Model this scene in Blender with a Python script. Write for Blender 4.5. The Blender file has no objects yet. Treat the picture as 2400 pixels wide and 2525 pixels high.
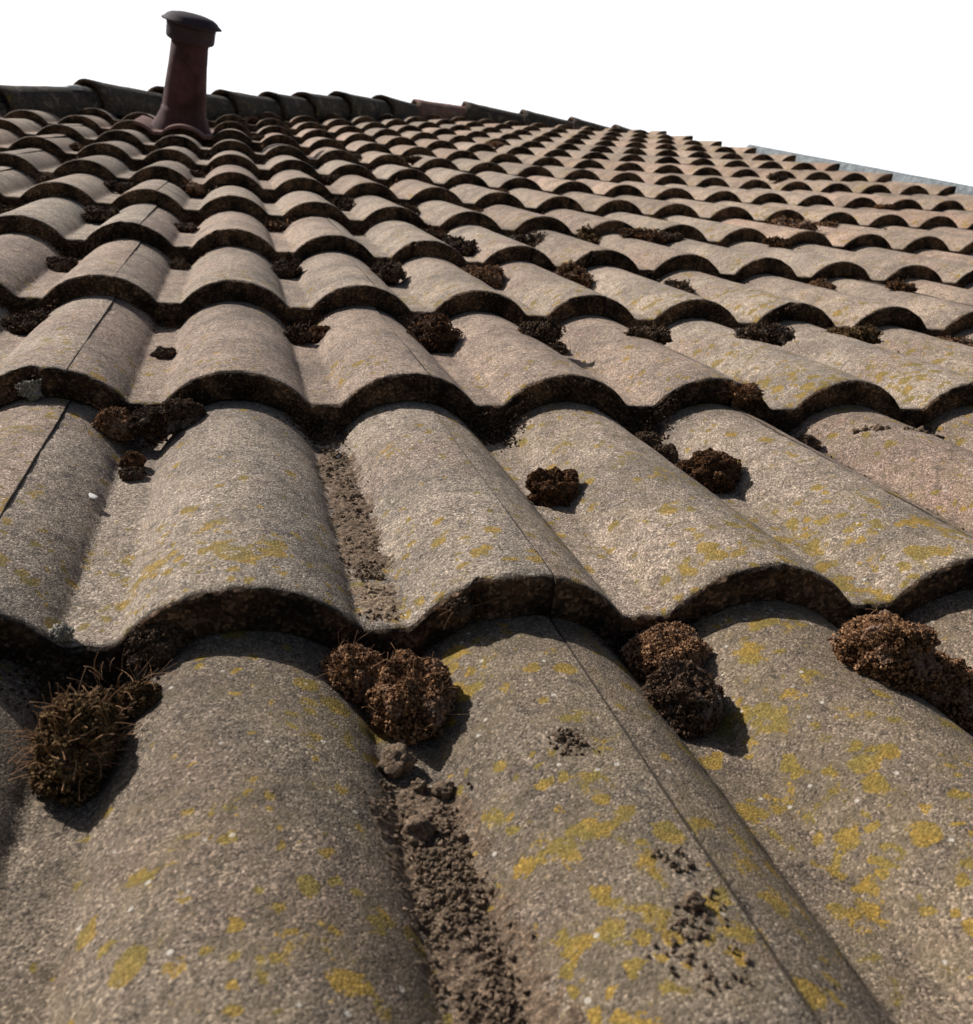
import bpy, bmesh, math, random
import numpy as np
from mathutils import Matrix, Vector, Euler, noise

# ------------------------------------------------------------------ units
P = 0.15                 # width of one roll of the roof tiles, metres
COURSE = 2.3957          # exposed length of a tile, in rolls
H = 0.200                # height of a roll above the channel
T = 0.178                # thickness of a tile's nose
SLOPE = math.radians(20)
C = bpy.context.scene.collection
sc = bpy.context.scene
ROOT = Matrix.Translation((0, 0, 0)) @ Matrix.Rotation(SLOPE, 4, 'X')   # roof plane -> world

# ------------------------------------------------------------------ camera
cam_d = bpy.data.cameras.new('camera')
cam = bpy.data.objects.new('camera', cam_d)
C.objects.link(cam)
right = Vector((0.9688, -0.2346, 0.0797)).normalized()
down = Vector((-0.0266, -0.4186, -0.9078))
fwd = right.cross(-down).normalized() * -1
fwd = Vector((0.2463, 0.8773, -0.4118)).normalized()
upv = right.cross(fwd).normalized()
right = fwd.cross(upv).normalized()
M = Matrix((right, upv, -fwd)).transposed().to_4x4()
M.translation = Vector((1.0170, -0.5911, 1.8142)) * P
cam.matrix_world = ROOT @ M
cam_d.sensor_fit = 'HORIZONTAL'
cam_d.sensor_width = 36
cam_d.lens = 2358.47 / 2400 * 36
cam_d.clip_start = 0.01
cam_d.clip_end = 2000
cam_d.dof.use_dof = True
cam_d.dof.focus_distance = 0.68
cam_d.dof.aperture_fstop = 21
sc.camera = cam

# ------------------------------------------------------------------ light
SUN_LOCAL = Vector((-0.95, 1.15, 1.0)).normalized()
SUN = (ROOT.to_3x3() @ SUN_LOCAL).normalized()
elev = math.asin(SUN.z)
sd = bpy.data.lights.new('sun', 'SUN')
sd.energy = 5.0
sd.angle = math.radians(0.53)
sd.color = (1.0, 0.95, 0.90)
so = bpy.data.objects.new('sun', sd)
so.rotation_euler = SUN.to_track_quat('Z', 'Y').to_euler()
C.objects.link(so)

world = bpy.data.worlds.new('World')
sc.world = world
world.use_nodes = True
wn = world.node_tree
wn.nodes.clear()
def wnode(t, **k):
    n = wn.nodes.new(t)
    for a, b in k.items():
        setattr(n, a, b)
    return n
wo = wnode('ShaderNodeOutputWorld')
bg = wnode('ShaderNodeBackground')
sky = wnode('ShaderNodeTexSky', sky_type='NISHITA', sun_disc=False)
sky.sun_elevation = elev
sky.sun_rotation = math.atan2(SUN.x, SUN.y)
sky.dust_density = 3.0
bg.inputs['Strength'].default_value = 0.05
# haze glow added low ahead of the camera, narrowed to keep shadows dark
bg2 = wnode('ShaderNodeBackground')
geo = wnode('ShaderNodeTexCoord')
sep = wnode('ShaderNodeSeparateXYZ')
wn.links.new(geo.outputs['Generated'], sep.inputs[0])
mz = wnode('ShaderNodeMapRange', interpolation_type='SMOOTHSTEP')
mz.inputs['From Min'].default_value = 0.80
mz.inputs['From Max'].default_value = 0.38
wn.links.new(sep.outputs['Z'], mz.inputs['Value'])
dotn = wnode('ShaderNodeVectorMath', operation='DOT_PRODUCT')
hd = Vector((0.10, 1.0, 0)).normalized()
dotn.inputs[1].default_value = hd
wn.links.new(geo.outputs['Generated'], dotn.inputs[0])
ma = wnode('ShaderNodeMapRange', interpolation_type='SMOOTHSTEP')
ma.inputs['From Min'].default_value = 0.15
ma.inputs['From Max'].default_value = 0.74
wn.links.new(dotn.outputs['Value'], ma.inputs['Value'])
mm = wnode('ShaderNodeMath', operation='MULTIPLY')
wn.links.new(mz.outputs[0], mm.inputs[0])
wn.links.new(ma.outputs[0], mm.inputs[1])
mst = wnode('ShaderNodeMath', operation='MULTIPLY')
mst.inputs[1].default_value = 1.25
wn.links.new(mm.outputs[0], mst.inputs[0])
bg2.inputs['Color'].default_value = (1, 0.99, 0.98, 1)
wn.links.new(mst.outputs[0], bg2.inputs['Strength'])
add = wnode('ShaderNodeAddShader')
wn.links.new(sky.outputs[0], bg.inputs['Color'])
wn.links.new(bg.outputs[0], add.inputs[0])
wn.links.new(bg2.outputs[0], add.inputs[1])
wn.links.new(add.outputs[0], wo.inputs['Surface'])

sc.view_settings.view_transform = 'Standard'
sc.view_settings.look = 'None'
sc.view_settings.exposure = 0.0
sc.view_settings.gamma = 1.0
sc.view_settings.use_curve_mapping = False

# ------------------------------------------------------------------ roof surface: where the plane sags and waves
ZC = [-0.4853, -0.0512, 0.3721, 0.4931, 0.1109, -0.2276, -0.2656, 0.0283, 0.0234, 0.1329]
ZE = [(1, 1), (2, 0), (2, 1), (0, 2), (1, 2), (0, 3), (2, 2), (3, 0), (3, 1), (1, 3)]
DY = [0, -0.0574, 0.0072, 0.0034, 0.0061, 0.0122, 0.0013, -0.0217, 0.0373, 0.0399, 0.0534, -0.0132, 0.0009, -0.0067, -0.0627]
def surf(x, j, h=0.0):
    """point of the plane the tile noses lie in; x in rolls, j in courses, h above it; metres, roof frame"""
    X = x / 10; Y = max(-0.1, min(j, 15.5)) / 10
    z = sum(c * X ** a * Y ** b for c, (a, b) in zip(ZC, ZE))
    y = j * COURSE + float(np.interp(j, range(15), DY))
    return Vector((x * P, y * P, (z + h) * P))
def prof(t):
    """height of the tile's face above its channel, t in rolls, crests at whole numbers"""
    d = abs((t + 0.5) % 1.0 - 0.5)
    R = (0.41 ** 2 + H * H) / (2 * H)
    if d < 0.396:
        return math.sqrt(R * R - d * d) - (R - H)
    e = math.sqrt(R * R - 0.396 ** 2) - (R - H)      # soft foot of the roll
    u = (d - 0.396) / 0.026
    return e * (1 - u) ** 2 if u < 1 else 0.0
def top(x, j):
    """the weathered face of the tiles at (x, j), roof frame"""
    f = j - math.floor(j)
    a = surf(x, math.floor(j)); b = surf(x, math.floor(j) + 1)
    p = a.lerp(b, f)
    p.z += (prof(x) - T * f) * P
    return p
def hip_j(x):
    return 10.6 + 0.5 * (x + 2) if x < 7.6 else 15.4

# ------------------------------------------------------------------ helpers
def tag(o, label=None, cat=None, group=None, kind=None):
    if label: o['label'] = label
    if cat: o['category'] = cat
    if group: o['group'] = group
    if kind: o['kind'] = kind
    return o
def link(name, me, parent=None, mats=()):
    o = bpy.data.objects.new(name, me)
    C.objects.link(o)
    for m in mats:
        if me is not None and m.name not in [q.name for q in me.materials if q]:
            me.materials.append(m)
    if parent is not None:
        o.parent = parent
    return o
def mesh(name, v, f, smooth=True, mi=None):
    me = bpy.data.meshes.new(name)
    me.from_pydata([tuple(p) for p in v], [], f)
    if smooth:
        me.polygons.foreach_set('use_smooth', [True] * len(me.polygons))
    if mi is not None:
        me.polygons.foreach_set('material_index', mi)
    me.update()
    return me
def world_from(p):
    return ROOT @ p

# ------------------------------------------------------------------ materials
class NT:
    def __init__(s, name):
        s.m = bpy.data.materials.new(name)
        s.m.use_nodes = True
        s.t = s.m.node_tree
        s.b = s.t.nodes['Principled BSDF']
        s.out = s.t.nodes['Material Output']
        s.b.inputs['Roughness'].default_value = 0.92
        s.b.inputs['Specular IOR Level'].default_value = 0.25
    def n(s, t, **k):
        q = s.t.nodes.new(t)
        for a, b in k.items():
            setattr(q, a, b)
        return q
    def l(s, a, b):
        s.t.links.new(a, b)
    def noise(s, vec, scale, detail=3, rough=0.55, dist=0.0):
        q = s.n('ShaderNodeTexNoise')
        q.inputs['Scale'].default_value = scale
        q.inputs['Detail'].default_value = detail
        q.inputs['Roughness'].default_value = rough
        q.inputs['Distortion'].default_value = dist
        s.l(vec, q.inputs['Vector'])
        return q.outputs[0]
    def vor(s, vec, scale, out='Distance', feature='F1'):
        q = s.n('ShaderNodeTexVoronoi', feature=feature)
        q.inputs['Scale'].default_value = scale
        s.l(vec, q.inputs['Vector'])
        return q.outputs[out]
    def ramp(s, fac, stops, interp='LINEAR'):
        q = s.n('ShaderNodeValToRGB')
        q.color_ramp.interpolation = interp
        e = q.color_ramp.elements
        while len(e) < len(stops):
            e.new(0.5)
        for k, (p, c) in zip(e, stops):
            k.position = p
            if not isinstance(c, tuple):
                c = (c, c, c)
            k.color = (*c, 1)
        s.l(fac, q.inputs[0])
        return q.outputs[0]
    def mix(s, f, a, b, mode='MIX'):
        q = s.n('ShaderNodeMix', data_type='RGBA', blend_type=mode)
        for v, k in ((f, 0), (a, 6), (b, 7)):
            if isinstance(v, (int, float)):
                q.inputs[k].default_value = v
            elif isinstance(v, tuple):
                q.inputs[k].default_value = (*v, 1)
            else:
                s.l(v, q.inputs[k])
        return q.outputs[2]
    def math(s, op, a, b=None, clamp=False):
        q = s.n('ShaderNodeMath', operation=op)
        q.use_clamp = clamp
        for v, k in ((a, 0), (b, 1)):
            if v is None: continue
            if isinstance(v, (int, float)):
                q.inputs[k].default_value = v
            else:
                s.l(v, q.inputs[k])
        return q.outputs[0]
    def mr(s, v, a, b, c=0.0, d=1.0, smooth=True):
        q = s.n('ShaderNodeMapRange')
        if smooth: q.interpolation_type = 'SMOOTHSTEP'
        for i, x in enumerate((a, b, c, d)):
            q.inputs[i + 1].default_value = x
        s.l(v, q.inputs[0])
        return q.outputs[0]
    def coords(s):
        tc = s.n('ShaderNodeTexCoord')
        oi = s.n('ShaderNodeObjectInfo')
        v = s.n('ShaderNodeVectorMath', operation='MULTIPLY_ADD')
        s.l(oi.outputs['Random'], v.inputs[0])
        v.inputs[1].default_value = (7.3, 3.1, 5.7)
        s.l(tc.outputs['Object'], v.inputs[2])
        s.oi = oi; s.tc = tc
        sp = s.n('ShaderNodeSeparateXYZ')
        s.l(tc.outputs['Object'], sp.inputs[0])
        s.sep = sp
        return v.outputs[0]
    def bump(s, h, dist, strength=1.0, normal=None):
        q = s.n('ShaderNodeBump')
        q.inputs['Distance'].default_value = dist
        q.inputs['Strength'].default_value = strength
        s.l(h, q.inputs['Height'])
        if normal is not None:
            s.l(normal, q.inputs['Normal'])
        return q.outputs[0]

def tile_material(name='weathered_concrete', lichen=True, base=None):
    s = NT(name)
    v = s.coords()
    A, B2, Cc = base or ((0.380, 0.310, 0.242), (0.225, 0.190, 0.155), (0.375, 0.270, 0.208))
    tone = s.noise(v, 11, 5, 0.62)
    col = s.mix(s.mr(tone, 0.38, 0.66), A, B2)
    col = s.mix(s.math('MULTIPLY', s.mr(s.noise(v, 5.5, 3), 0.52, 0.72), 0.6), col, Cc)
    # grey and umber blotches, centimetre size
    bl = s.noise(v, 85, 5, 0.68, 0.4)
    col = s.mix(s.math('MULTIPLY', s.mr(bl, 0.50, 0.68), 0.66), col, (0.135, 0.116, 0.098))
    bl2 = s.noise(v, 34, 4, 0.6)
    col = s.mix(s.math('MULTIPLY', s.mr(bl2, 0.60, 0.78), 0.40), col, (0.235, 0.130, 0.095))
    sv = s.n('ShaderNodeVectorMath', operation='MULTIPLY'); s.l(v, sv.inputs[0]); sv.inputs[1].default_value = (1.0, 0.22, 1.0)
    col = s.mix(s.math('MULTIPLY', s.mr(s.noise(sv.outputs[0], 75, 4, 0.6), 0.50, 0.70), 0.38), col, (0.150, 0.122, 0.098))
    col = s.mix(s.math('MULTIPLY', s.mr(s.noise(v, 170, 3, 0.6), 0.50, 0.66), 0.34), col, (0.110, 0.092, 0.076))
    col = s.mix(s.math('MULTIPLY', s.mr(s.noise(v, 120, 3, 0.6), 0.58, 0.72), 0.30), col, (0.52, 0.45, 0.37))
    big = s.noise(v, 21, 4, 0.6, 0.5)
    col = s.mix(s.math('MULTIPLY', s.mr(big, 0.54, 0.70), 0.42), col, (0.135, 0.112, 0.090))
    col = s.mix(s.math('MULTIPLY', s.mr(big, 0.46, 0.32), 0.38), col, (0.430, 0.355, 0.270))
    # sand grains of the concrete
    g = s.vor(v, 930, 'Color')
    gs = s.n('ShaderNodeSeparateColor'); s.l(g, gs.inputs[0])
    gr = s.ramp(gs.outputs[0], [(0.0, 0.34), (0.30, 0.78), (0.62, 1.0), (0.86, 1.30), (1.0, 2.2)])
    gr2 = s.ramp(s.noise(v, 900, 3, 0.7), [(0.33, 0.50), (0.5, 1.0), (0.68, 1.45)])
    col = s.mix(1.0, col, gr, 'MULTIPLY')
    col = s.mix(0.85, col, gr2, 'MULTIPLY')
    # tint of this one tile
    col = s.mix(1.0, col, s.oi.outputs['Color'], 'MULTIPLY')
    if lichen:
        amt = s.oi.outputs['Alpha']
        spots = s.noise(v, 52, 3, 0.60, 0.2)
        patch = s.noise(v, 7.5, 2, 0.5)
        edge = s.mr(s.sep.outputs['Y'], 0.26, 0.0, 0.0, 0.055)
        sum_ = s.math('ADD', s.math('ADD', spots, s.math('MULTIPLY', s.math('SUBTRACT', patch, 0.5), 0.42)), edge)
        thr = s.math('ADD', sum_, s.math('MULTIPLY', s.math('SUBTRACT', amt, 0.5), 0.30))
        fine = s.math('MULTIPLY', s.math('SUBTRACT', gs.outputs[1], 0.5), 0.055)
        thr2 = s.math('ADD', thr, fine)
        lm = s.mr(thr2, 0.712, 0.750)
        # round crusts of lichen, each its own size, gathered in some places
        dn = s.n('ShaderNodeTexNoise'); dn.inputs['Scale'].default_value = 150; dn.inputs['Detail'].default_value = 3
        s.l(v, dn.inputs['Vector'])
        dv = s.n('ShaderNodeVectorMath', operation='MULTIPLY_ADD')
        s.l(dn.outputs['Color'], dv.inputs[0]); dv.inputs[1].default_value = (0.010, 0.010, 0.010); s.l(v, dv.inputs[2])
        for scl in (62, 120):
            rc = s.vor(dv.outputs[0], scl, 'Color'); rs = s.n('ShaderNodeSeparateColor'); s.l(rc, rs.inputs[0])
            rd = s.vor(dv.outputs[0], scl)
            pres = s.math('ADD', rs.outputs[0], s.math('ADD', s.math('MULTIPLY', s.math('SUBTRACT', patch, 0.5), 0.5), s.math('ADD', s.math('MULTIPLY', s.math('SUBTRACT', amt, 0.5), 0.55), s.math('MULTIPLY', edge, 3.0))))
            rad = s.mr(pres, 0.83, 1.10, 0.0, 0.48, smooth=False)
            ros = s.mr(s.math('SUBTRACT', rad, s.math('ADD', rd, fine)), 0.0, 0.07)
            lm = s.math('MAXIMUM', lm, ros)
        # thin olive film round the crusts
        film = s.math('MULTIPLY', s.mr(thr, 0.50, 0.68), 0.55)
        filmamt = s.math('MULTIPLY', film, s.mr(amt, 0.45, 0.72, 0.05, 0.65))
        col = s.mix(filmamt, col, (0.205, 0.158, 0.090))
        hue = s.mr(s.noise(v, 60, 2), 0.35, 0.68)
        lc = s.mix(hue, (0.205, 0.152, 0.030), (0.325, 0.200, 0.030))
        lc = s.mix(0.45, lc, gr, 'MULTIPLY')
        lc = s.mix(0.65, lc, gr2, 'MULTIPLY')
        col = s.mix(s.math('MULTIPLY', lm, 0.82), col, lc)
        M_LM = lm
    # dirt caught in the side laps and along the front lip
    if lichen:
        ex_ = s.mr(s.math('ABSOLUTE', s.math('SUBTRACT', s.sep.outputs['X'], 2.110 * P)), 0.0001, 0.0008, 1.0, 0.0)
        ex2 = s.mr(s.math('ABSOLUTE', s.math('SUBTRACT', s.sep.outputs['X'], 0.1125 * P)), 0.0001, 0.0008, 1.0, 0.0)
        lip = s.mr(s.math('ADD', s.sep.outputs['Y'], s.math('MULTIPLY', s.math('SUBTRACT', bl, 0.5), 0.02)), 0.0008, 0.0045, 0.75, 0.0)
        dm = s.math('MAXIMUM', s.math('MULTIPLY', s.math('MAXIMUM', ex_, ex2), 0.85), lip)
        col = s.mix(dm, col, (0.045, 0.036, 0.028))
    # rare pale quartz grains
    q = s.vor(v, 210, 'Color'); qs = s.n('ShaderNodeSeparateColor'); s.l(q, qs.inputs[0])
    qd = s.vor(v, 210)
    qm = s.math('MULTIPLY', s.mr(qs.outputs[0], 0.965, 0.97, smooth=False), s.mr(qd, 0.30, 0.20, smooth=False))
    col = s.mix(s.math('MULTIPLY', qm, 0.7), col, (0.62, 0.58, 0.50))
    s.l(col, s.b.inputs['Base Color'])
    gd = s.vor(v, 930)
    n1 = s.bump(s.noise(v, 90, 5, 0.7), 0.0010, 0.45)
    n2 = s.bump(s.math('SUBTRACT', 1.0, gd), 0.00045, 0.8, n1)
    n3 = s.bump(gr2, 0.0003, 0.7, n2)
    s.l(n3, s.b.inputs['Normal'])
    return s.m

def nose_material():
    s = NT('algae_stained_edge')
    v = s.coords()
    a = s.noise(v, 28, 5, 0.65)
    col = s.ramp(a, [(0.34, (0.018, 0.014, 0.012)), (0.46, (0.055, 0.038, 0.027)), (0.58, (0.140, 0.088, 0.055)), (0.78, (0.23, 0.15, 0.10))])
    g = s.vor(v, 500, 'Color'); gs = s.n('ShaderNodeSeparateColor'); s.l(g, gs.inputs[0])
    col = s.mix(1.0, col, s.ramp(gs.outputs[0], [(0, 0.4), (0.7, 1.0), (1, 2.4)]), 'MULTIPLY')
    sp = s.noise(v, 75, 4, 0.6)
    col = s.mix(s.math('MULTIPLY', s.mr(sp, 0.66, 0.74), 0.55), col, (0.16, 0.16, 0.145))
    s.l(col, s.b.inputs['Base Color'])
    n1 = s.bump(s.noise(v, 110, 6, 0.72), 0.004, 0.9)
    n2 = s.bump(gs.outputs[1], 0.0006, 0.6, n1)
    s.l(n2, s.b.inputs['Normal'])
    s.b.inputs['Specular IOR Level'].default_value = 0.12
    return s.m

def moss_material(name, c0, c1, c2, pale):
    s = NT(name)
    tc = s.n('ShaderNodeTexCoord')
    at = s.n('ShaderNodeAttribute', attribute_name='bud')
    sep = s.n('ShaderNodeSeparateColor'); s.l(at.outputs['Color'], sep.inputs[0])
    col = s.ramp(sep.outputs[0], [(0.0, c0), (0.5, c1), (1.0, c2)])
    big = s.noise(tc.outputs['Object'], 55, 3, 0.6)
    col = s.mix(s.math('MULTIPLY', s.mr(big, 0.50, 0.66), 0.75), col, pale)
    col = s.mix(s.math('MULTIPLY', s.mr(sep.outputs[1], 0.86, 0.95), 0.8), col, (pale[0] * 1.9, pale[1] * 1.9, pale[2] * 1.9))
    s.l(col, s.b.inputs['Base Color'])
    s.l(s.bump(s.noise(tc.outputs['Object'], 900, 3), 0.0006, 0.7), s.b.inputs['Normal'])
    s.b.inputs['Specular IOR Level'].default_value = 0.1
    return s.m

def soil_material(name, c0, c1):
    s = NT(name)
    v = s.coords()
    col = s.ramp(s.noise(v, 260, 4, 0.7), [(0.3, c0), (0.7, c1)])
    g = s.vor(v, 1100, 'Color'); gs = s.n('ShaderNodeSeparateColor'); s.l(g, gs.inputs[0])
    col = s.mix(1.0, col, s.ramp(gs.outputs[0], [(0, 0.55), (0.7, 1.0), (1, 1.9)]), 'MULTIPLY')
    s.l(col, s.b.inputs['Base Color'])
    s.l(s.bump(s.noise(v, 420, 5, 0.7), 0.0016, 0.9), s.b.inputs['Normal'])
    return s.m

def plain(name, col, rough=0.8, nscale=30, var=0.35, bumpd=0.001, metallic=0.0, spec=0.3):
    s = NT(name)
    v = s.coords()
    f = s.noise(v, nscale, 5, 0.65)
    c = s.mix(s.mr(f, 0.3, 0.7), tuple(x * (1 - var) for x in col), tuple(x * (1 + var) for x in col))
    s.l(c, s.b.inputs['Base Color'])
    s.b.inputs['Roughness'].default_value = rough
    s.b.inputs['Metallic'].default_value = metallic
    s.b.inputs['Specular IOR Level'].default_value = spec
    s.l(s.bump(s.noise(v, nscale * 6, 5, 0.7), bumpd, 0.7), s.b.inputs['Normal'])
    return s.m

M_TILE = tile_material()
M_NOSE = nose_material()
M_RIDGE = tile_material('mossy_ridge_clay', True, ((0.085, 0.072, 0.054), (0.046, 0.041, 0.036), (0.105, 0.085, 0.065)))
M_RIDGE_RED = tile_material('terracotta_ridge_clay', False, ((0.36, 0.20, 0.15), (0.26, 0.15, 0.12), (0.40, 0.25, 0.2)))
M_MOSS = {
    'r': moss_material('red_brown_moss', (0.050, 0.026, 0.014), (0.24, 0.125, 0.062), (0.50, 0.300, 0.165), (0.36, 0.250, 0.185)),
    'd': moss_material('dark_dry_moss', (0.024, 0.016, 0.011), (0.105, 0.069, 0.045), (0.23, 0.155, 0.105), (0.14, 0.100, 0.072)),
    'w': moss_material('silver_tipped_moss', (0.026, 0.016, 0.011), (0.110, 0.066, 0.040), (0.21, 0.14, 0.095), (0.27, 0.225, 0.19)),
    'g': moss_material('olive_brown_moss', (0.026, 0.016, 0.008), (0.13, 0.080, 0.035), (0.32, 0.20, 0.090), (0.22, 0.14, 0.075)),
    'o': moss_material('rusty_moss_on_soil', (0.026, 0.015, 0.009), (0.120, 0.064, 0.034), (0.28, 0.13, 0.052), (0.16, 0.095, 0.060)),
}
M_MOSS['b'] = M_MOSS['g']; M_MOSS['h'] = M_MOSS['r']
M_STALK = plain('dry_moss_stalk', (0.36, 0.20, 0.10), 0.6, 200, 0.4, 0.0001)
M_SOIL = soil_material('gully_soil', (0.115, 0.078, 0.050), (0.240, 0.172, 0.116))
M_SAND = soil_material('pale_sand', (0.20, 0.145, 0.095), (0.34, 0.25, 0.17))
M_DECK = plain('roof_underlay', (0.030, 0.027, 0.025), 0.95)
M_PIPE = plain('dark_terracotta_pipe', (0.080, 0.036, 0.036), 0.85, 14, 0.50, 0.0008)
M_PIPECAP = plain('slate_violet_cap', (0.050, 0.034, 0.044), 0.8, 18, 0.25, 0.0006)
M_PINK = plain('salmon_clay', (0.20, 0.105, 0.088), 0.85, 25, 0.25, 0.0008)
M_FLASH = plain('blue_grey_flashing', (0.19, 0.215, 0.225), 0.7, 40, 0.45, 0.002, 0.0)
M_GAP_SHADE = plain('ridge_gap_shade', (0.020, 0.019, 0.022), 0.95, 60, 0.5, 0.003)  # near-black, the shade of the gap under the hip tiles as colour
M_WALL = plain('cream_render', (0.42, 0.38, 0.30), 0.9, 8, 0.1, 0.002)
M_GROUND = plain('dry_lawn', (0.09, 0.085, 0.04), 0.95, 1.5, 0.3, 0.01)
M_BIRD = plain('bird_dropping', (0.62, 0.62, 0.58), 0.8, 300, 0.2, 0.0003)

# ------------------------------------------------------------------ roof
roof = bpy.data.objects.new('tiled_roof', None)
C.objects.link(roof)
roof.matrix_world = ROOT
tag(roof, 'weathered brown concrete tile roof with rolls and channels rising to the ridge', 'roof')

def tile_mesh(name, nx, ny, x0, x1, seed, rough, last_roll=False):
    """one double roll tile: face, thick nose, a strip of underside and both side edges; local metres"""
    rnd = random.Random(seed)
    xs = [x0 + (x1 - x0) * i / nx for i in range(nx + 1)]
    L = COURSE * 1.09
    ys = [0.0, 0.012, 0.03, 0.06, 0.10] + [0.10 + (L - 0.10) * (k / ny) for k in range(1, ny + 1)]
    v = []; f = []; mi = []
    W = len(xs)
    off = Vector((seed * 3.17, seed * 1.3, 0))
    def under(x):      # the right hand neighbour of a seam lies a hair lower
        return -0.001 * max(0.0, min(1.0, (0.55 - x) / 0.2)) if x < 0.6 else 0.0
    for k, y in enumerate(ys):
        for x in xs:
            z = prof(x) + under(x) - T * y / COURSE
            if k == 0: z -= 0.016
            if k == 1: z -= 0.006
            nz = noise.noise(Vector((x * 2.2, y * 2.2, 0)) + off) * 0.006
            yy = y
            if rough:
                nz += noise.fractal(Vector((x * 14, y * 14, 3)) + off, 1.0, 2.0, 4) * 0.0035
            if k < 4:
                w = (1.0, 0.9, 0.6, 0.3)[k]
                yy += w * 0.16 * max(0.0, noise.noise(Vector((x * 7, 2, 11)) + off) - 0.38)
                yy += w * (noise.noise(Vector((x * 5, 0, 7)) + off) * 0.012 + (noise.fractal(Vector((x * 22, k, 9)) + off, 1.0, 2.0, 3) * 0.011 if rough else 0))
            v.append((x * P, yy * P, (z + nz) * P))
    for k in range(len(ys) - 1):
        for i in range(W - 1):
            a = k * W + i
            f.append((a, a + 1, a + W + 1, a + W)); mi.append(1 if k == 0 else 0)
    # nose face: rows going down to the underside
    prev = list(range(W))
    nrow = 6 if rough else 3
    for r in range(1, nrow + 1):
        cur = []
        for i, x in enumerate(xs):
            u = r / nrow
            z = prof(x) + under(x) - 0.016 - (T - 0.022) * u
            yy = v[i][1] / P + 0.010 * u
            if rough:
                yy += noise.fractal(Vector((x * 12, z * 12, 21)) + off, 1.0, 2.0, 4) * 0.012
            elif r < nrow:
                yy += noise.noise(Vector((x * 6, z * 6, 21)) + off) * 0.008
            cur.append(len(v)); v.append((x * P, yy * P, z * P))
        for i in range(W - 1):
            f.append((cur[i], cur[i + 1], prev[i + 1], prev[i])); mi.append(1)
        prev = cur
    cur = []
    for i, x in enumerate(xs):
        cur.append(len(v)); v.append((x * P, 0.5 * P, (prof(x) + under(x) - T - T * 0.5 / COURSE) * P))
    for i in range(W - 1):
        f.append((cur[i], cur[i + 1], prev[i + 1], prev[i])); mi.append(1)
    # long side edges
    for col, flip in ((0, False), (W - 1, True)):
        lo = []
        for k, y in enumerate(ys):
            a = v[k * W + col]
            lo.append(len(v)); v.append((a[0], a[1], a[2] - 0.11 * P))
        for k in range(len(ys) - 1):
            q = (k * W + col, (k + 1) * W + col, lo[k + 1], lo[k])
            f.append(q if flip else q[::-1]); mi.append(0)
    me = mesh(name, v, f, True, mi)
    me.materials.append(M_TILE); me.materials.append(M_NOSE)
    sharp = me.attributes.new('sharp_edge', 'BOOLEAN', 'EDGE')
    nrm = [p.normal.copy() for p in me.polygons]
    ef = {}
    for p in me.polygons:
        for ek in p.edge_keys:
            ef.setdefault(ek, []).append(p.index)
    val = [False] * len(me.edges)
    for e in me.edges:
        fs = ef.get(tuple(sorted(e.vertices)), [])
        if len(fs) == 2 and nrm[fs[0]].angle(nrm[fs[1]], 0) > 0.9:
            val[e.index] = True
    sharp.data.foreach_set('value', val)
    return me

X0, X1 = 0.1125, 2.110
near_meshes = [tile_mesh('roof_tile_fine', 150, 110, X0, X1, s, True) for s in range(5)]
mid_meshes = [tile_mesh('roof_tile_mid', 110, 26, X0, X1, 10 + s, True) for s in range(5)]
far_meshes = [tile_mesh('roof_tile_plain', 72, 6, X0, X1, 20 + s, False) for s in range(4)]
verge_mesh = tile_mesh('roof_tile_verge', 24, 6, X0, 1.05, 31, False)

camp = Vector(cam.matrix_world.translation)
cmi = cam.matrix_world.inverted()
def ndc(p):
    q = cmi @ (ROOT @ p)
    if q.z > -0.02:
        return None
    f = cam_d.lens / 36
    return (q.x / -q.z * f, q.y / -q.z * f)      # half width 0.5
def in_view(pts, m=0.12):
    n = [ndc(p) for p in pts]
    if any(a is None for a in n):
        return True
    xs = [a[0] for a in n]; ys = [a[1] for a in n]
    return max(xs) > -0.5 - m and min(xs) < 0.5 + m and max(ys) > -0.53 - m and min(ys) < 0.53 + m

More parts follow.
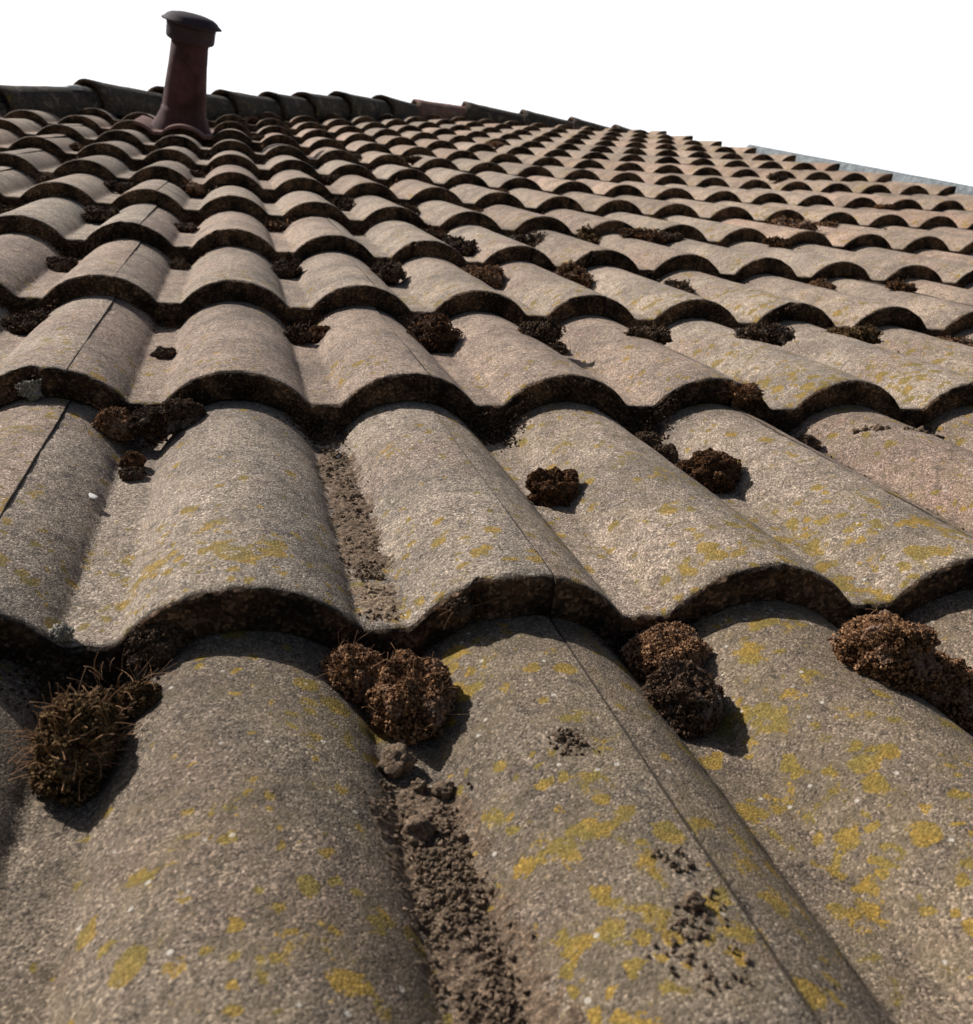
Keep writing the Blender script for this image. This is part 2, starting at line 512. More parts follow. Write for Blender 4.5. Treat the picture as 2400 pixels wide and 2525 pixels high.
rnd = random.Random(7)
tiles = 0
for j in range(-1, 16):
    for m in range(-4, 9):
        x0 = 2 * m
        x1 = x0 + (1.05 if m == 8 else 2)
        corners = [surf(a, b, h) for a in (x0, x1) for b in (j, j + 1) for h in (0, 0.2)]
        if j < 0 and not (-1 <= m <= 1): continue
        if not in_view(corners, 0.18): continue
        if j - 0.1 > max(hip_j(x0), hip_j(x1)) + 0.0: continue
        src = verge_mesh if m == 8 else (near_meshes if j <= 1 else mid_meshes if j <= 4 else far_meshes)
        if isinstance(src, list):
            src = src[rnd.randrange(len(src))]
        # frame of this tile on the waving roof
        a = surf(x0, j); bx = surf(x0 + 2, j); by = surf(x0 + 1, j + 1); cx = surf(x0 + 1, j)
        ex = (bx - a); sx = ex.length / (2 * P); ex.normalize()
        ey = (by - cx); sy = ey.length / (COURSE * P)
        ez = ex.cross(ey).normalized(); ey = ez.cross(ex).normalized()
        R = Matrix((ex, ey, ez)).transposed().to_4x4()
        jit = Matrix.Rotation(math.radians(rnd.uniform(-0.12, 0.12)), 4, 'Z') @ Matrix.Rotation(math.radians(rnd.uniform(-0.3, 0.3)), 4, 'X') @ Matrix.Rotation(math.radians(rnd.uniform(-0.07, 0.07)), 4, 'Y')
        loc = a + Vector((rnd.uniform(-0.002, 0.002), rnd.uniform(-0.032, 0.028), rnd.uniform(-0.0015, 0.0015))) * P
        Mx = Matrix.Translation(loc) @ R @ jit @ Matrix.Diagonal((sx, sy, 1, 1))
        crossing = j + 1.12 > min(hip_j(x0), hip_j(x1))
        me = src
        if crossing:
            me = src.copy()
            bm = bmesh.new(); bm.from_mesh(me)
            # cut the tile along the hip line
            p1 = surf(x0, hip_j(x0) + 0.05); p2 = surf(x0 + 2, hip_j(x0 + 2) + 0.05)
            inv = Mx.inverted()
            q1 = inv @ p1; q2 = inv @ p2
            d = (q2 - q1); nn = Vector((-d.y, d.x, 0)).normalized()
            bmesh.ops.bisect_plane(bm, geom=bm.verts[:] + bm.edges[:] + bm.faces[:], plane_co=q1, plane_no=nn, clear_outer=True)
            if len(bm.faces) < 4:
                bm.free(); bpy.data.meshes.remove(me); continue
            bm.to_mesh(me); bm.free()
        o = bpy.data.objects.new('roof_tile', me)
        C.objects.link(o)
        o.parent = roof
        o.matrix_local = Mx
        # warmer and paler towards the gable end, pinkish ones here and there
        xw = (x0 + 1) / 18
        t = rnd.uniform(0.84, 1.12)
        warm = max(0, xw) ** 1.5 * 0.10 + rnd.uniform(0, 0.05)
        pink = 0.08 if rnd.random() < 0.3 else 0.0
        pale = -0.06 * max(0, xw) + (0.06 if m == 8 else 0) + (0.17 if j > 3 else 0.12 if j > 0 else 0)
        am = {-1: 0.69, 0: 0.69, 1: 0.62, 2: 0.52, 3: 0.45}.get(j, 0.40) + rnd.uniform(-0.07, 0.07) + 0.10 * max(0, min(1, xw * 1.6))
        near_dim = {-1: 0.72, 0: 0.73, 1: 0.95}.get(j, 1.0)  # vignette-like darkening of the nearest courses, put into the tile colour
        t *= near_dim
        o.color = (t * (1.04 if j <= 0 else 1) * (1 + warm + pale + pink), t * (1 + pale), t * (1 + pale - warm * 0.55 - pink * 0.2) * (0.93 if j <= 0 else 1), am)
        tiles += 1
print('tiles', tiles)

# boarding under the tiles, and the other slopes behind the hip and ridge
def deck(name, pts, mat, thick=0.10):
    v = [p - Vector((0, 0, 0)) for p in pts] + [p - Vector((0, 0, thick * P)) for p in pts]
    n = len(pts)
    f = [tuple(range(n)), tuple(range(2 * n - 1, n - 1, -1))] + [(i, i + n, (i + 1) % n + n, (i + 1) % n) for i in range(n)]
    return link(name, mesh(name, v, f, False), roof, (mat,))
v = []; f = []
gx = list(range(-12, 17)) + [17.0]; gj = [-1.9] + list(range(-1, 16))
for b in gj:
    for a in gx:
        bb = min(b, hip_j(a))
        p = surf(a, bb, -0.36); v.append(p)
for k in range(len(gj) - 1):
    for i in range(len(gx) - 1):
        a = k * len(gx) + i
        f.append((a, a + 1, a + len(gx) + 1, a + len(gx)))
link('roof_deck', mesh('roof_deck', v, f), roof, (M_DECK,))
far = [surf(7.6, 15.4, -0.2), surf(17.0, 15.4, -0.5), surf(17.0, 25, -7.5), surf(2.0, 25, -7.5)]
link('rear_slope', mesh('rear_slope', far, [(0, 1, 2, 3)], False), roof, (M_RIDGE_RED,))
side = [surf(7.6, 15.4, -0.2), surf(2.0, 25, -7.5), surf(-22, 24, -9.5), surf(-12, 5.6, -0.4)]
link('side_slope', mesh('side_slope', side, [(0, 1, 2, 3)], False), roof, (M_RIDGE_RED,))

# ------------------------------------------------------------------ hip and ridge tiles
def ridge_tile_mesh(seed, length, r0, r1, th=0.075):
    nA, nL = 22, 10
    v = []; f = []; mi = []
    off = Vector((seed * 2.7, 1, 0))
    def ring(y, r, k):
        ids = []
        for i in range(nA + 1):
            a = math.radians(-105 + 210 * i / nA)
            rr = r + noise.noise(Vector((a * 2, y * 2, k)) + off) * 0.012
            ids.append(len(v)); v.append((math.sin(a) * rr * 1.02 * P, y * P, math.cos(a) * rr * P))
        return ids
    rings = []
    for k in range(nL + 1):
        u = k / nL
        y = length * u
        rings.append(ring(y, r0 + (r1 - r0) * u + (0.012 if u < 0.12 else 0), 0))
    for a, b in zip(rings, rings[1:]):
        for i in range(nA):
            f.append((a[i], a[i + 1], b[i + 1], b[i])); mi.append(0)
    inner = ring(0.01, r0 - th, 3)
    inner2 = ring(length * 0.5, (r0 + r1) / 2 - th, 3)
    for i in range(nA):
        f.append((inner[i], inner[i + 1], rings[0][i + 1], rings[0][i])); mi.append(1)
        f.append((inner2[i], inner2[i + 1], inner[i + 1], inner[i])); mi.append(1)
    me = mesh('ridge_tile', v, f, True, mi)
    return me
noses = [(-5.4, 0.62), (-3.9, 0.50), (-2.25, 0.73), (-0.75, 0.66), (0.75, 0.66), (2.05, 0.67), (3.05, 0.70), (4.30, 0.77), (5.95, 0.72), (7.40, 0.62), (9.30, 0.68), (11.55, 0.57), (13.5, 0.45), (15.3, 0.28), (16.9, 0.12)]
for k in range(len(noses) - 1):
    (xa, ha), (xb, hb) = noses[k], noses[k + 1]
    pa = surf(xa, hip_j(xa), ha); pb = surf(xb, hip_j(xb), hb - 0.085)
    d = pb - pa
    L = d.length / P + 0.30
    r0, r1 = 0.56, 0.47
    if k == len(noses) - 2: L -= 0.25
    me = ridge_tile_mesh(k, L, r0, r1)
    red = k in (9,)
    me.materials.append(M_RIDGE_RED if red else M_RIDGE); me.materials.append(M_NOSE)
    ey = d.normalized(); ez = Vector((0, 0, 1)); ex = ey.cross(ez).normalized(); ez = ex.cross(ey).normalized()
    o = link('ridge_tile', me, roof)
    o.matrix_local = Matrix.Translation(pa - ez * r0 * P) @ Matrix((ex, ey, ez)).transposed().to_4x4()
    o.color = (1.0, 1.0, 1.0, 0.36)
    if red: o['label'] = 'reddish ridge tile between two dark mossy ones'
# bedding strip under the hip tiles, its near-black colour standing in for shade
v = []; f = []
xsr = [(-6 + 0.25 * i) for i in range(92)]
for i, x in enumerate(xsr):
    c = surf(x, hip_j(x))
    hh = 0.34 if x < 11 else 0.34 - (x - 11) * 0.06
    d = (surf(x + 0.1, hip_j(x + 0.1)) - c).normalized(); n = Vector((d.y, -d.x, 0))
    w = (0.36 + 0.03 * noise.noise(Vector((x * 3, 0, 0)))) * P
    v += [c + n * (w + 0.05 * P) - Vector((0, 0, 0.3 * P)), c + n * w + Vector((0, 0, hh * 0.6 * P)), c + Vector((0, 0, hh * P)), c - n * w + Vector((0, 0, hh * 0.6 * P)), c - n * (w + 0.1 * P) - Vector((0, 0, 0.8 * P))]
    if i:
        for q in range(4):
            a = (i - 1) * 5 + q
            f.append((a, a + 1, a + 6, a + 5))
link('ridge_shade_strip', mesh('ridge_shade_strip', v, f), roof, (M_GAP_SHADE,))
# white smear of mortar left at a hip tile joint
def smear(name, mat, pos, length, width, height, yaw, seed, parent=None):
    v = []; f = []
    n = 14
    for k in range(5):
        for i in range(n):
            a = 2 * math.pi * i / n
            r = (1.0, 0.92, 0.7, 0.4, 0.0)[k] * (1 + 0.35 * noise.noise(Vector((math.cos(a) * 1.5, math.sin(a) * 1.5, seed))))
            v.append((math.cos(a) * r * length, math.sin(a) * r * width, (0, 0.4, 0.75, 0.95, 1.0)[k] * height))
    for k in range(4):
        for i in range(n):
            a = k * n + i; b = k * n + (i + 1) % n
            f.append((a, b, b + n, a + n))
    o = link(name, mesh(name, v, f), parent, (mat,))
    Mx = Matrix.Translation(pos) @ Matrix.Rotation(yaw, 4, 'Z')
    if parent is roof: o.matrix_local = Mx
    else: o.matrix_world = ROOT @ Mx
    return o
ps = surf(-2.45, hip_j(-2.45) - 0.08, 0.50)
sm = smear('mortar_smear', M_BIRD, ps, 0.24 * P, 0.16 * P, 0.10 * P, 0.5, 2, roof)

# ------------------------------------------------------------------ verge flashing at the gable end
v = []; f = []
js = [i * 0.5 for i in range(4, 26)]
for i, j in enumerate(js):
    w = noise.noise(Vector((j * 1.7, 0, 0))) * 0.012
    t_ = 0.14 + w
    for (dx, h) in ((17.06, -0.30), (17.10, -0.02), (17.25, 0.02), (17.36, t_ + 0.04), (17.44, t_ + 0.065), (17.50, t_ + 0.03), (17.52, -0.6)):
        v.append(surf(dx, j, h))
    if i:
        for q in range(6):
            a = (i - 1) * 7 + q
            f.append((a, a + 1, a + 8, a + 7))
fl = link('verge_flashing', mesh('verge_flashing', v, f), roof, (M_FLASH,))
fl['label'] = 'weathered blue grey flashing along the gable edge'

# house below, plain, out of frame; ground
def box(name, lo, hi, mat, parent=None):
    v = [(x, y, z) for x in (lo[0], hi[0]) for y in (lo[1], hi[1]) for z in (lo[2], hi[2])]
    f = [(0, 1, 3, 2), (4, 6, 7, 5), (0, 4, 5, 1), (2, 3, 7, 6), (0, 2, 6, 4), (1, 5, 7, 3)]
    return link(name, mesh(name, v, f, False), parent, (mat,))
wv = box('house_wall', (-2.5, -0.25, -3.2), (2.60, 8.5, -0.15), M_WALL)
tag(wv, kind='structure')
gr = box('ground', (-300, -300, -3.4), (300, 300, -3.2), M_GROUND)
tag(gr, kind='structure')

# ------------------------------------------------------------------ vent pipe standing in its own clay tile
def lathe(profile, n=40, seed=0, wob=0.0):
    v = []; f = []
    for (r, z) in profile:
        for i in range(n):
            a = 2 * math.pi * i / n
            rr = r * (1 + wob * noise.noise(Vector((math.cos(a), math.sin(a), z * 2 + seed))))
            v.append((math.cos(a) * rr * P, math.sin(a) * rr * P, z * P))
    for k in range(len(profile) - 1):
        for i in range(n):
            a = k * n + i; b = k * n + (i + 1) % n
            f.append((a, b, b + n, a + n))
    return v, f
vent = bpy.data.objects.new('vent_pipe', None)
C.objects.link(vent)
tag(vent, 'dark terracotta vent pipe with a rimmed cap standing near the ridge', 'vent pipe')
VX, VJ = -0.04, 9.42
base = surf(VX, VJ, 0.10)

vaxis = Vector((0.145, -0.10, 1.0)).normalized()
vx = Vector((1, 0, 0)); vy = vaxis.cross(vx).normalized(); vx = vy.cross(vaxis).normalized()
vent.matrix_world = ROOT @ Matrix.Translation(base) @ Matrix((vx, vy, vaxis)).transposed().to_4x4()
HT = 2.0
pv, pf = lathe([(0.68, -0.16), (0.62, -0.04), (0.535, 0.12), (0.470, 0.28), (0.468, 0.335), (0.448, 0.345), (0.445, 0.42), (0.425, 0.8), (0.395, 1.2), (0.372, HT - 0.22), (0.30, HT - 0.2)], 44, 1, 0.012)
link('pipe', mesh('pipe', pv, pf), vent, (M_PIPE,))
cv, cf = lathe([(0.34, HT - 0.335), (0.40, HT - 0.33), (0.46, HT - 0.30), (0.485, HT - 0.27), (0.49, HT - 0.20), (0.492, HT - 0.06), (0.50, HT + 0.02), (0.47, HT + 0.03)], 44, 2, 0.01)
link('collar', mesh('collar', cv, cf), vent, (M_PIPECAP,))
cv, cf = lathe([(0.47, HT + 0.015), (0.52, HT + 0.005), (0.595, HT + 0.02), (0.612, HT + 0.035), (0.60, HT + 0.055), (0.545, HT + 0.09), (0.50, HT + 0.14), (0.42, HT + 0.185), (0.25, HT + 0.22), (0.0, HT + 0.235)], 44, 3, 0.01)
link('cap', mesh('cap', cv, cf), vent, (M_PIPECAP,))
# the thin clay tile moulded to the pipe, its front edge lapping over the course below
v = []; f = []
nx, ny = 48, 14
xa, xb = -0.95, 0.60
for k in range(ny + 1):
    for i in range(nx + 1):
        x = xa + (xb - xa) * i / nx
        j = 8.93 + 1.02 * k / ny
        p = surf(x, j, 0.035 + prof(x) * (0.85) - 0.05 * (k / ny))
        v.append(p)
n0 = len(v)
for i in range(nx + 1):
    v.append(v[i] - Vector((0, -0.004 * P, 0.055 * P)))
for k in range(ny):
    for i in range(nx):
        a = k * (nx + 1) + i
        f.append((a, a + 1, a + nx + 2, a + nx + 1))
for i in range(nx):
    f.append((n0 + i, n0 + i + 1, i + 1, i))
bt = link('base_tile', mesh('base_tile', v, f), None, (M_PINK,))
bt.parent = vent
bt.matrix_parent_inverse = Matrix.Identity(4)
bt.matrix_local = vent.matrix_world.inverted() @ ROOT
bt['label'] = 'thin salmon pink clay base tile'

# ------------------------------------------------------------------ moss
def ico(sub):
    bm = bmesh.new()
    bmesh.ops.create_icosphere(bm, subdivisions=sub, radius=1)
    v = [x.co.copy() for x in bm.verts]; f = [tuple(q.index for q in x.verts) for x in bm.faces]
    bm.free()
    return v, f
ICO2 = ico(2); ICO3 = ico(3); ICO1 = ico(1); ICO4 = ico(4)
BUD_V = [(1, 0, 0), (-0.5, 0.87, 0), (-0.5, -0.87, 0), (0.2, 0.1, 1.5), (0, 0, -0.8)]
BUD_F = [(0, 1, 3), (1, 2, 3), (2, 0, 3), (1, 0, 4), (2, 1, 4), (0, 2, 4)]
BUD2_V = [(1, 0, 0), (0.31, 0.95, 0.1), (-0.81, 0.59, 0), (-0.81, -0.59, 0.1), (0.31, -0.95, 0), (0, 0, 0.9)]
BUD2_F = [(0, 1, 5), (1, 2, 5), (2, 3, 5), (3, 4, 5), (4, 0, 5)]
def moss_mesh(seed, rx, ry, rz, nb, bud, lumps=0.30, body_sub=3, spiky=False, lobes=1):
    """a cushion, or a few grown into one another: lumpy core covered in leafy buds; metres"""
    rnd = random.Random(seed)
    bv, bf = {2: ICO2, 3: ICO3, 4: ICO4}[body_sub]
    v = []; f = []; col = []
    L = [(Vector((0, 0, 0)), 1.0)] if lobes == 1 else []
    for k in range(lobes if lobes > 1 else 0):
        a = 6.283 * (k + rnd.random() * 0.5) / lobes
        L.append((Vector((math.cos(a) * rx * 0.52, math.sin(a) * ry * 0.62, rz * rnd.uniform(-0.3, 0.25))), rnd.uniform(0.48, 0.74)))
    for li, (cen, sz) in enumerate(L):
        off = Vector((seed * 1.37 + li * 5, seed * 0.71, seed * 2.1))
        def shape(d):
            w = 1 + lumps * noise.fractal(d * 1.5 + off, 1.0, 2.0, 3) + 0.10 * noise.noise(d * 5 + off) + 0.05 * noise.noise(d * 13 + off)
            p = Vector((d.x * rx, d.y * ry, d.z * rz)) * w * sz
            if p.z < 0: p.z *= 0.75
            return p + cen
        b0 = len(v)
        for d in bv:
            v.append(cen + (shape(d) - cen) * 0.93); col.append((0.02, 0.0, 0, 1))
        f += [tuple(i + b0 for i in t) for t in bf]
        tone = rnd.uniform(-0.18, 0.18) if lobes > 1 else 0
        for k in range(int(nb * (sz * sz if lobes > 1 else 1))):
            d = Vector((rnd.gauss(0, 1), rnd.gauss(0, 1), rnd.gauss(0, 1))).normalized()
            if d.z < -0.45: d.z *= -1
            p = shape(d)
            s = bud * rnd.uniform(0.55, 1.35)
            ax = (d + Vector((rnd.gauss(0, .45), rnd.gauss(0, .45), rnd.gauss(0, .45)))).normalized()
            q = ax.to_track_quat('Z', 'Y') @ Euler((0, 0, rnd.uniform(0, 6.28))).to_quaternion()
            V, F = (BUD_V, BUD_F) if (spiky or rnd.random() < 0.55) else (BUD2_V, BUD2_F)
            b = len(v)
            c = min(1, max(0, rnd.random() + tone + 0.25 * noise.noise(d * 4 + off))); c2 = rnd.random()
            lo = max(0, c - 0.18)
            for a in V:
                w = Vector(a) * s
                if spiky: w.z *= 1.8
                v.append(p + q @ w)
                col.append(((c if a[2] > 0.5 else lo), c2 if a[2] > 0.5 else 0, 0, 1))
            f += [tuple(i + b for i in t) for t in F]
    me = mesh('moss', v, f, False)
    ca = me.color_attributes.new('bud', 'FLOAT_COLOR', 'POINT')
    ca.data.foreach_set('color', [x for c in col for x in c])
    return me
def stalks(seed, rx, ry, rz, n, length, thick=0.00016):
    rnd = random.Random(seed + 99)
    v = []; f = []
    for k in range(n):
        d = Vector((rnd.gauss(0, 1), rnd.gauss(0, 1), abs(rnd.gauss(0, 1)))).normalized()
        p = Vector((d.x * rx, d.y * ry, d.z * rz)) * 0.9
        dirn = (d + Vector((rnd.gauss(0, .35), rnd.gauss(0, .35), rnd.uniform(0, .6)))).normalized()
        bend = Vector((rnd.gauss(0, .6), rnd.gauss(0, .6), rnd.gauss(-.2, .5)))
        L = length * rnd.uniform(0.5, 1.2)
        prev = None
        for i in range(6):
            u = i / 5
            th = thick * (1 - 0.5 * u) * (2.2 if i == 5 else 1)
            c = p + dirn * L * u + bend * L * u * u * 0.6
            ring = []
            for a in range(3):
                t = a * 2.094
                ring.append(len(v)); v.append(c + Vector((math.cos(t), math.sin(t) * 0.7, math.sin(t) * 0.7)) * th)
            if prev:
                for a in range(3):
                    f.append((prev[a], prev[(a + 1) % 3], ring[(a + 1) % 3], ring[a]))
            prev = ring
        f.append(tuple(prev))
    return mesh('moss_stalks', v, f, False)

MOSS = [
('A1',0.65,0.88,0.077,0.085,'b'),
('A2',0.53,0.76,0.119,0.172,'g'),
('A3',0.56,1.08,0.070,0.070,'d'),
('B1',1.37,0.87,0.103,0.107,'r'),
('B2',1.51,0.83,0.147,0.154,'r'),
('B3',1.75,1.01,0.052,0.046,'d'),
('C1',2.54,0.93,0.151,0.130,'r'),
('C2',2.47,0.80,0.123,0.130,'w'),
('D1',3.20,0.78,0.170,0.140,'r'),
('D2',3.41,0.76,0.161,0.139,'r'),
('E',2.53,1.52,0.133,0.106,'o'),
('F',3.48,1.59,0.169,0.128,'o'),
('G',4.46,2.31,0.114,0.065,'h'),
('H1',0.34,1.82,0.095,0.082,'r'),
('H2',0.67,1.83,0.137,0.119,'w'),
('H3',0.48,1.75,0.046,0.046,'o'),
('I',0.53,2.51,0.072,0.043,'d'),
('H4',0.49,1.69,0.060,0.032,'d'),
('J1',-0.45,2.81,0.133,0.102,'d'),
('J2',1.47,2.77,0.102,0.090,'d'),
('J3',1.62,2.78,0.087,0.049,'o'),
('J4',2.48,2.73,0.167,0.143,'o'),
('J5',2.38,3.03,0.089,0.073,'d'),
('J6',3.26,2.66,0.127,0.113,'d'),
('J7',3.48,2.73,0.075,0.045,'d'),
('J8',4.10,2.62,0.113,0.065,'w'),
('J9',4.16,2.57,0.091,0.071,'d'),
('J10',5.19,2.64,0.180,0.093,'w'),
('J11',6.22,2.77,0.226,0.104,'g'),
('J12',7.48,2.90,0.251,0.090,'r'),
('K1',-0.50,3.63,0.110,0.069,'d'),
('K2',1.47,3.73,0.115,0.113,'d'),
('K3',2.45,3.68,0.120,0.138,'d'),
('K4',3.44,3.72,0.153,0.120,'r'),
('K5',4.53,3.84,0.183,0.176,'r'),
('K6',5.49,3.64,0.126,0.121,'d'),
('K7',7.56,4.05,0.199,0.076,'r'),
('K8',7.36,3.73,0.128,0.092,'r'),
('K9',8.06,3.56,0.135,0.061,'o'),
('K10',0.48,3.84,0.082,0.060,'d'),
('M1',-1.48,4.81,0.075,0.069,'d'),
('M2',-0.55,4.72,0.148,0.124,'d'),
('M3',-0.31,4.58,0.075,0.093,'d'),
('M4',0.47,4.62,0.105,0.061,'d'),
('M5',1.48,5.14,0.190,0.107,'r'),
('M6',3.43,5.03,0.170,0.124,'o'),
('M7',3.51,5.15,0.184,0.092,'d'),
('M8',3.50,4.29,0.169,0.140,'d'),
('M9',4.63,4.74,0.224,0.108,'w'),
('M10',5.61,5.03,0.172,0.165,'g'),
('M11',6.18,4.74,0.233,0.103,'o'),
('M12',6.75,5.06,0.158,0.086,'d'),
('M13',8.05,4.69,0.137,0.076,'o'),
('N1',-1.31,5.59,0.107,0.069,'d'),
('N2',-0.51,5.77,0.159,0.105,'d'),
('N3',0.39,6.03,0.156,0.132,'r'),
('N4',2.49,5.71,0.115,0.099,'d'),
('N5',3.45,5.72,0.143,0.090,'d'),
('N6',4.56,6.18,0.143,0.072,'r'),
('N7',9.32,5.43,0.336,0.145,'r'),
('N8',10.64,5.91,0.192,0.141,'r'),
('N9',7.59,5.92,0.189,0.090,'r'),
('O1',-1.51,7.44,0.152,0.076,'r'),
('O2',0.44,6.69,0.098,0.072,'d'),
('O3',2.61,7.08,0.125,0.092,'d'),
('O4',3.48,8.66,0.121,0.081,'d'),
('O5',4.65,8.42,0.205,0.094,'o'),
('O6',5.61,6.93,0.170,0.099,'o'),
('O7',12.85,8.25,0.182,0.094,'d'),
('O8',13.08,6.76,0.158,0.058,'o'),
('O9',8.51,7.09,0.210,0.077,'d'),
('Q1',1.47,11.29,0.210,0.140,'o'),
('Q2',7.75,10.64,0.244,0.098,'r'),
('Q3',13.53,8.99,0.183,0.070,'d'),
('Q4',12.21,9.63,0.186,0.060,'r'),
('Q5',1.58,9.42,0.122,0.100,'d'),

('S1', 3.40, 1.86, 0.085, 0.07, 'd'), ('S2', 3.44, 1.78, 0.08, 0.06, 'd'), ('S3', 5.45, 1.86, 0.085, 0.06, 'd'), ('S4', 4.50, 1.86, 0.085, 0.06, 'd'),
]
ORD = ['', 'first', 'second', 'third', 'fourth', 'fifth', 'sixth', 'seventh', 'eighth', 'ninth', 'tenth', 'eleventh', 'twelfth', 'thirteenth', 'fourteenth']
HAND = {
    'S1': 'dark crumbly moss lump under the second edge, above the clod on the roll',
    'S2': 'dark crumbly moss lump lying just uphill of the clod on the right roll',
    'S3': 'jagged dark moss lump under the second edge at the right side',
    'S4': 'dark moss lump in the channel below the wiry tuft on the second edge',
    'A1': 'dark matted moss clump directly under the lowest tile edge at far left',
    'A2': 'large olive brown moss tuft bristling with pale stalks, lower left channel',
    'A3': 'dark earthy moss lump hugging the tile lip above the bristly tuft',
    'B1': 'rust brown moss cushion, left half of the pair in the second channel',
    'B2': 'biggest red brown moss cushion, right half of the pair in the second channel',
    'B3': 'small dark moss knob on the tile edge above the paired cushions',
    'C1': 'round chocolate brown moss ball tucked under the tile lip with thin hairs',
    'C2': 'grey tipped moss ball just below the chocolate brown one, casting a shadow',
    'D1': 'upper part of the red brown moss mat at the right edge, under the lip',
    'D2': 'lower part of the red brown moss mat at the right edge, reaching downhill',
    'E': 'rusty topped clod of moss perched alone on a roll, third tile from the left',
    'F': 'dark moss clod resting on the roll to the right of the rusty topped one',
    'G': 'wiry moss tuft hanging over the edge of a tile, second edge up',
    'H1': 'small brown moss cushion with upright hairs under the second edge, left',
    'H2': 'wide grey flecked moss cushion beside the small hairy one, second edge',
    'H3': 'tiny brown moss knob in the channel below the second edge, left side',
    'H4': 'flat grey and black lichen crumb lying below the tiny brown knob',
    'I': 'single dark lump lying in the open channel between second and third edges',
}
NAMES = {'r': 'red brown moss cushion', 'd': 'dark dry moss clump', 'w': 'grey flecked moss clump', 'g': 'olive brown moss clump', 'o': 'rusty moss clod', 'b': 'dark moss clump', 'h': 'wiry moss tuft'}
rows = {}
fixed = []
for (n, x, j, a, b, k) in MOSS:
    fr = j - math.floor(j)
    if fr < 0.2 and n[0] not in 'ABCDG':
        j = math.floor(j) - 0.05
    fixed.append([n, x, j, a, b, k])
MOVE = {'A3': (0.72, 0.99), 'A1': (0.63, 0.875), 'H1': (0.36, 1.91), 'H2': (0.64, 1.90), 'B1': (1.36, 0.91), 'B2': (1.55, 0.85), 'B3': (1.76, 0.99), 'G': (4.16, 2.0)}
for e in fixed:
    if e[0] == 'A1': e[3], e[4] = 0.12, 0.13
    if e[0] == 'A3': e[3], e[4] = 0.10, 0.09
    if e[0][0] in 'JKMNOQ': e[3] *= 1.22; e[4] *= 1.25
    if e[0] in ('H1', 'H2', 'H3'): e[3] *= 1.3; e[4] *= 1.25
    if e[0] in ('B1', 'B2', 'C1', 'C2', 'D1', 'D2'): e[3] *= 1.08; e[4] *= 1.10
    if e[0] in MOVE: e[1], e[2] = MOVE[e[0]]
    rows.setdefault(math.ceil(e[2]), []).append(e)
for r in rows.values():
    r.sort(key=lambda e: e[1])
for si, (n, x, j, a, b, k) in enumerate(fixed):
    near = j < 2
    if n == 'A2': j += 0.03
    mid = j < 4.2
    rx = a * P; rz = b * P * 0.95; ry = (a + b) / 2 * P
    if k == 'g' and n == 'A2': ry *= 1.1
    p = top(x, j)
    if near: nb = int(4600 * min(1.6, (a / 0.11) ** 2)); bud = 0.00088
    elif mid: nb = 1500; bud = 0.0013
    else: nb = 380; bud = 0.0022
    if n in ('E', 'F', 'I', 'J4'): bud *= 0.9; lump = 0.45
    else: lump = 0.26 if near else 0.6
    if n == 'H4': nb = 700
    me = moss_mesh(si + 3, rx * 0.93, ry * 0.93, rz, nb, bud, lump, 4 if near else 3 if mid else 2, spiky=(k in 'h'), lobes=(2 if n in ('A1', 'H2') else 1) if near else (3 + si % 2) if n != 'J4' and n != 'I' else 1)
    o = link('moss_clump', me, None, (M_MOSS[k],))
    z = p.z + rz * (0.30 if n in ('B1', 'B2', 'C1') else 0.42 if near else 0.40)
    if n in ('G', 'B3'): z = top(x, j - 0.001).z + 0.11 * P
    o.matrix_world = ROOT @ Matrix.Translation((p.x, p.y, z)) @ Matrix.Rotation((si * 0.7) % 0.6 - 0.3, 4, 'Z')
    row = math.ceil(j)
    lab = HAND.get(n)
    if not lab:
        idx = [e[0] for e in rows[row]].index(n) + 1
        lab = '%s, %s from the left along the %s tile edge up' % (NAMES[k], ORD[idx], ORD[row])
    tag(o, lab, 'moss', 'moss clumps growing between the tiles')
    if mid and not near and n not in 'GIJ4':
        s = stalks(si, rx, ry, rz, 16, 0.007, 0.00022)
        so_ = link('moss_stalks', s, o, (M_STALK,)); so_['kind'] = 'stuff'
    if near and n not in ('E', 'F', 'H3', 'H4') or n == 'G':
        cnt = {'A1': 40, 'A2': 150, 'B1': 22, 'B2': 30, 'C1': 9, 'C2': 4, 'D1': 6, 'D2': 6, 'G': 60, 'H1': 10, 'B3': 12}.get(n, 5)
        ln = {'A2': 0.010, 'G': 0.009, 'B3': 0.012, 'B1': 0.011, 'B2': 0.011}.get(n, 0.012)
        s = stalks(si, rx, ry, rz, cnt, ln, 0.00030 if n == 'A2' else 0.00019)
        so_ = link('moss_stalks', s, o, (M_STALK,))
        so_['kind'] = 'stuff'

M_PALE = moss_material('pale_flaky_lichen', (0.20, 0.19, 0.16), (0.45, 0.42, 0.36), (0.66, 0.60, 0.50), (0.40, 0.38, 0.33))
for (x, j, dz, a, lab) in ((0.425, 1.012, 0.02, 0.030, 'small cream white flaky lichen standing on the lip at far left'),
                           (-0.07, 1.985, 0.07, 0.055, 'pale grey lichen crust stuck under the second edge at far left')):
    me = moss_mesh(int(x * 100) + 7, a * P, a * 0.8 * P, a * P, 420, 0.0009, 0.7, 3)
    o = link('lichen_flake', me, None, (M_PALE,))
    p = top(x, j if dz < 0.05 else 2.001)
    o.matrix_world = ROOT @ Matrix.Translation(p + Vector((0, -0.01 * P if dz < 0.05 else -0.02 * P, (dz if dz < 0.05 else -0.13) * P)))
    tag(o, lab, 'lichen')

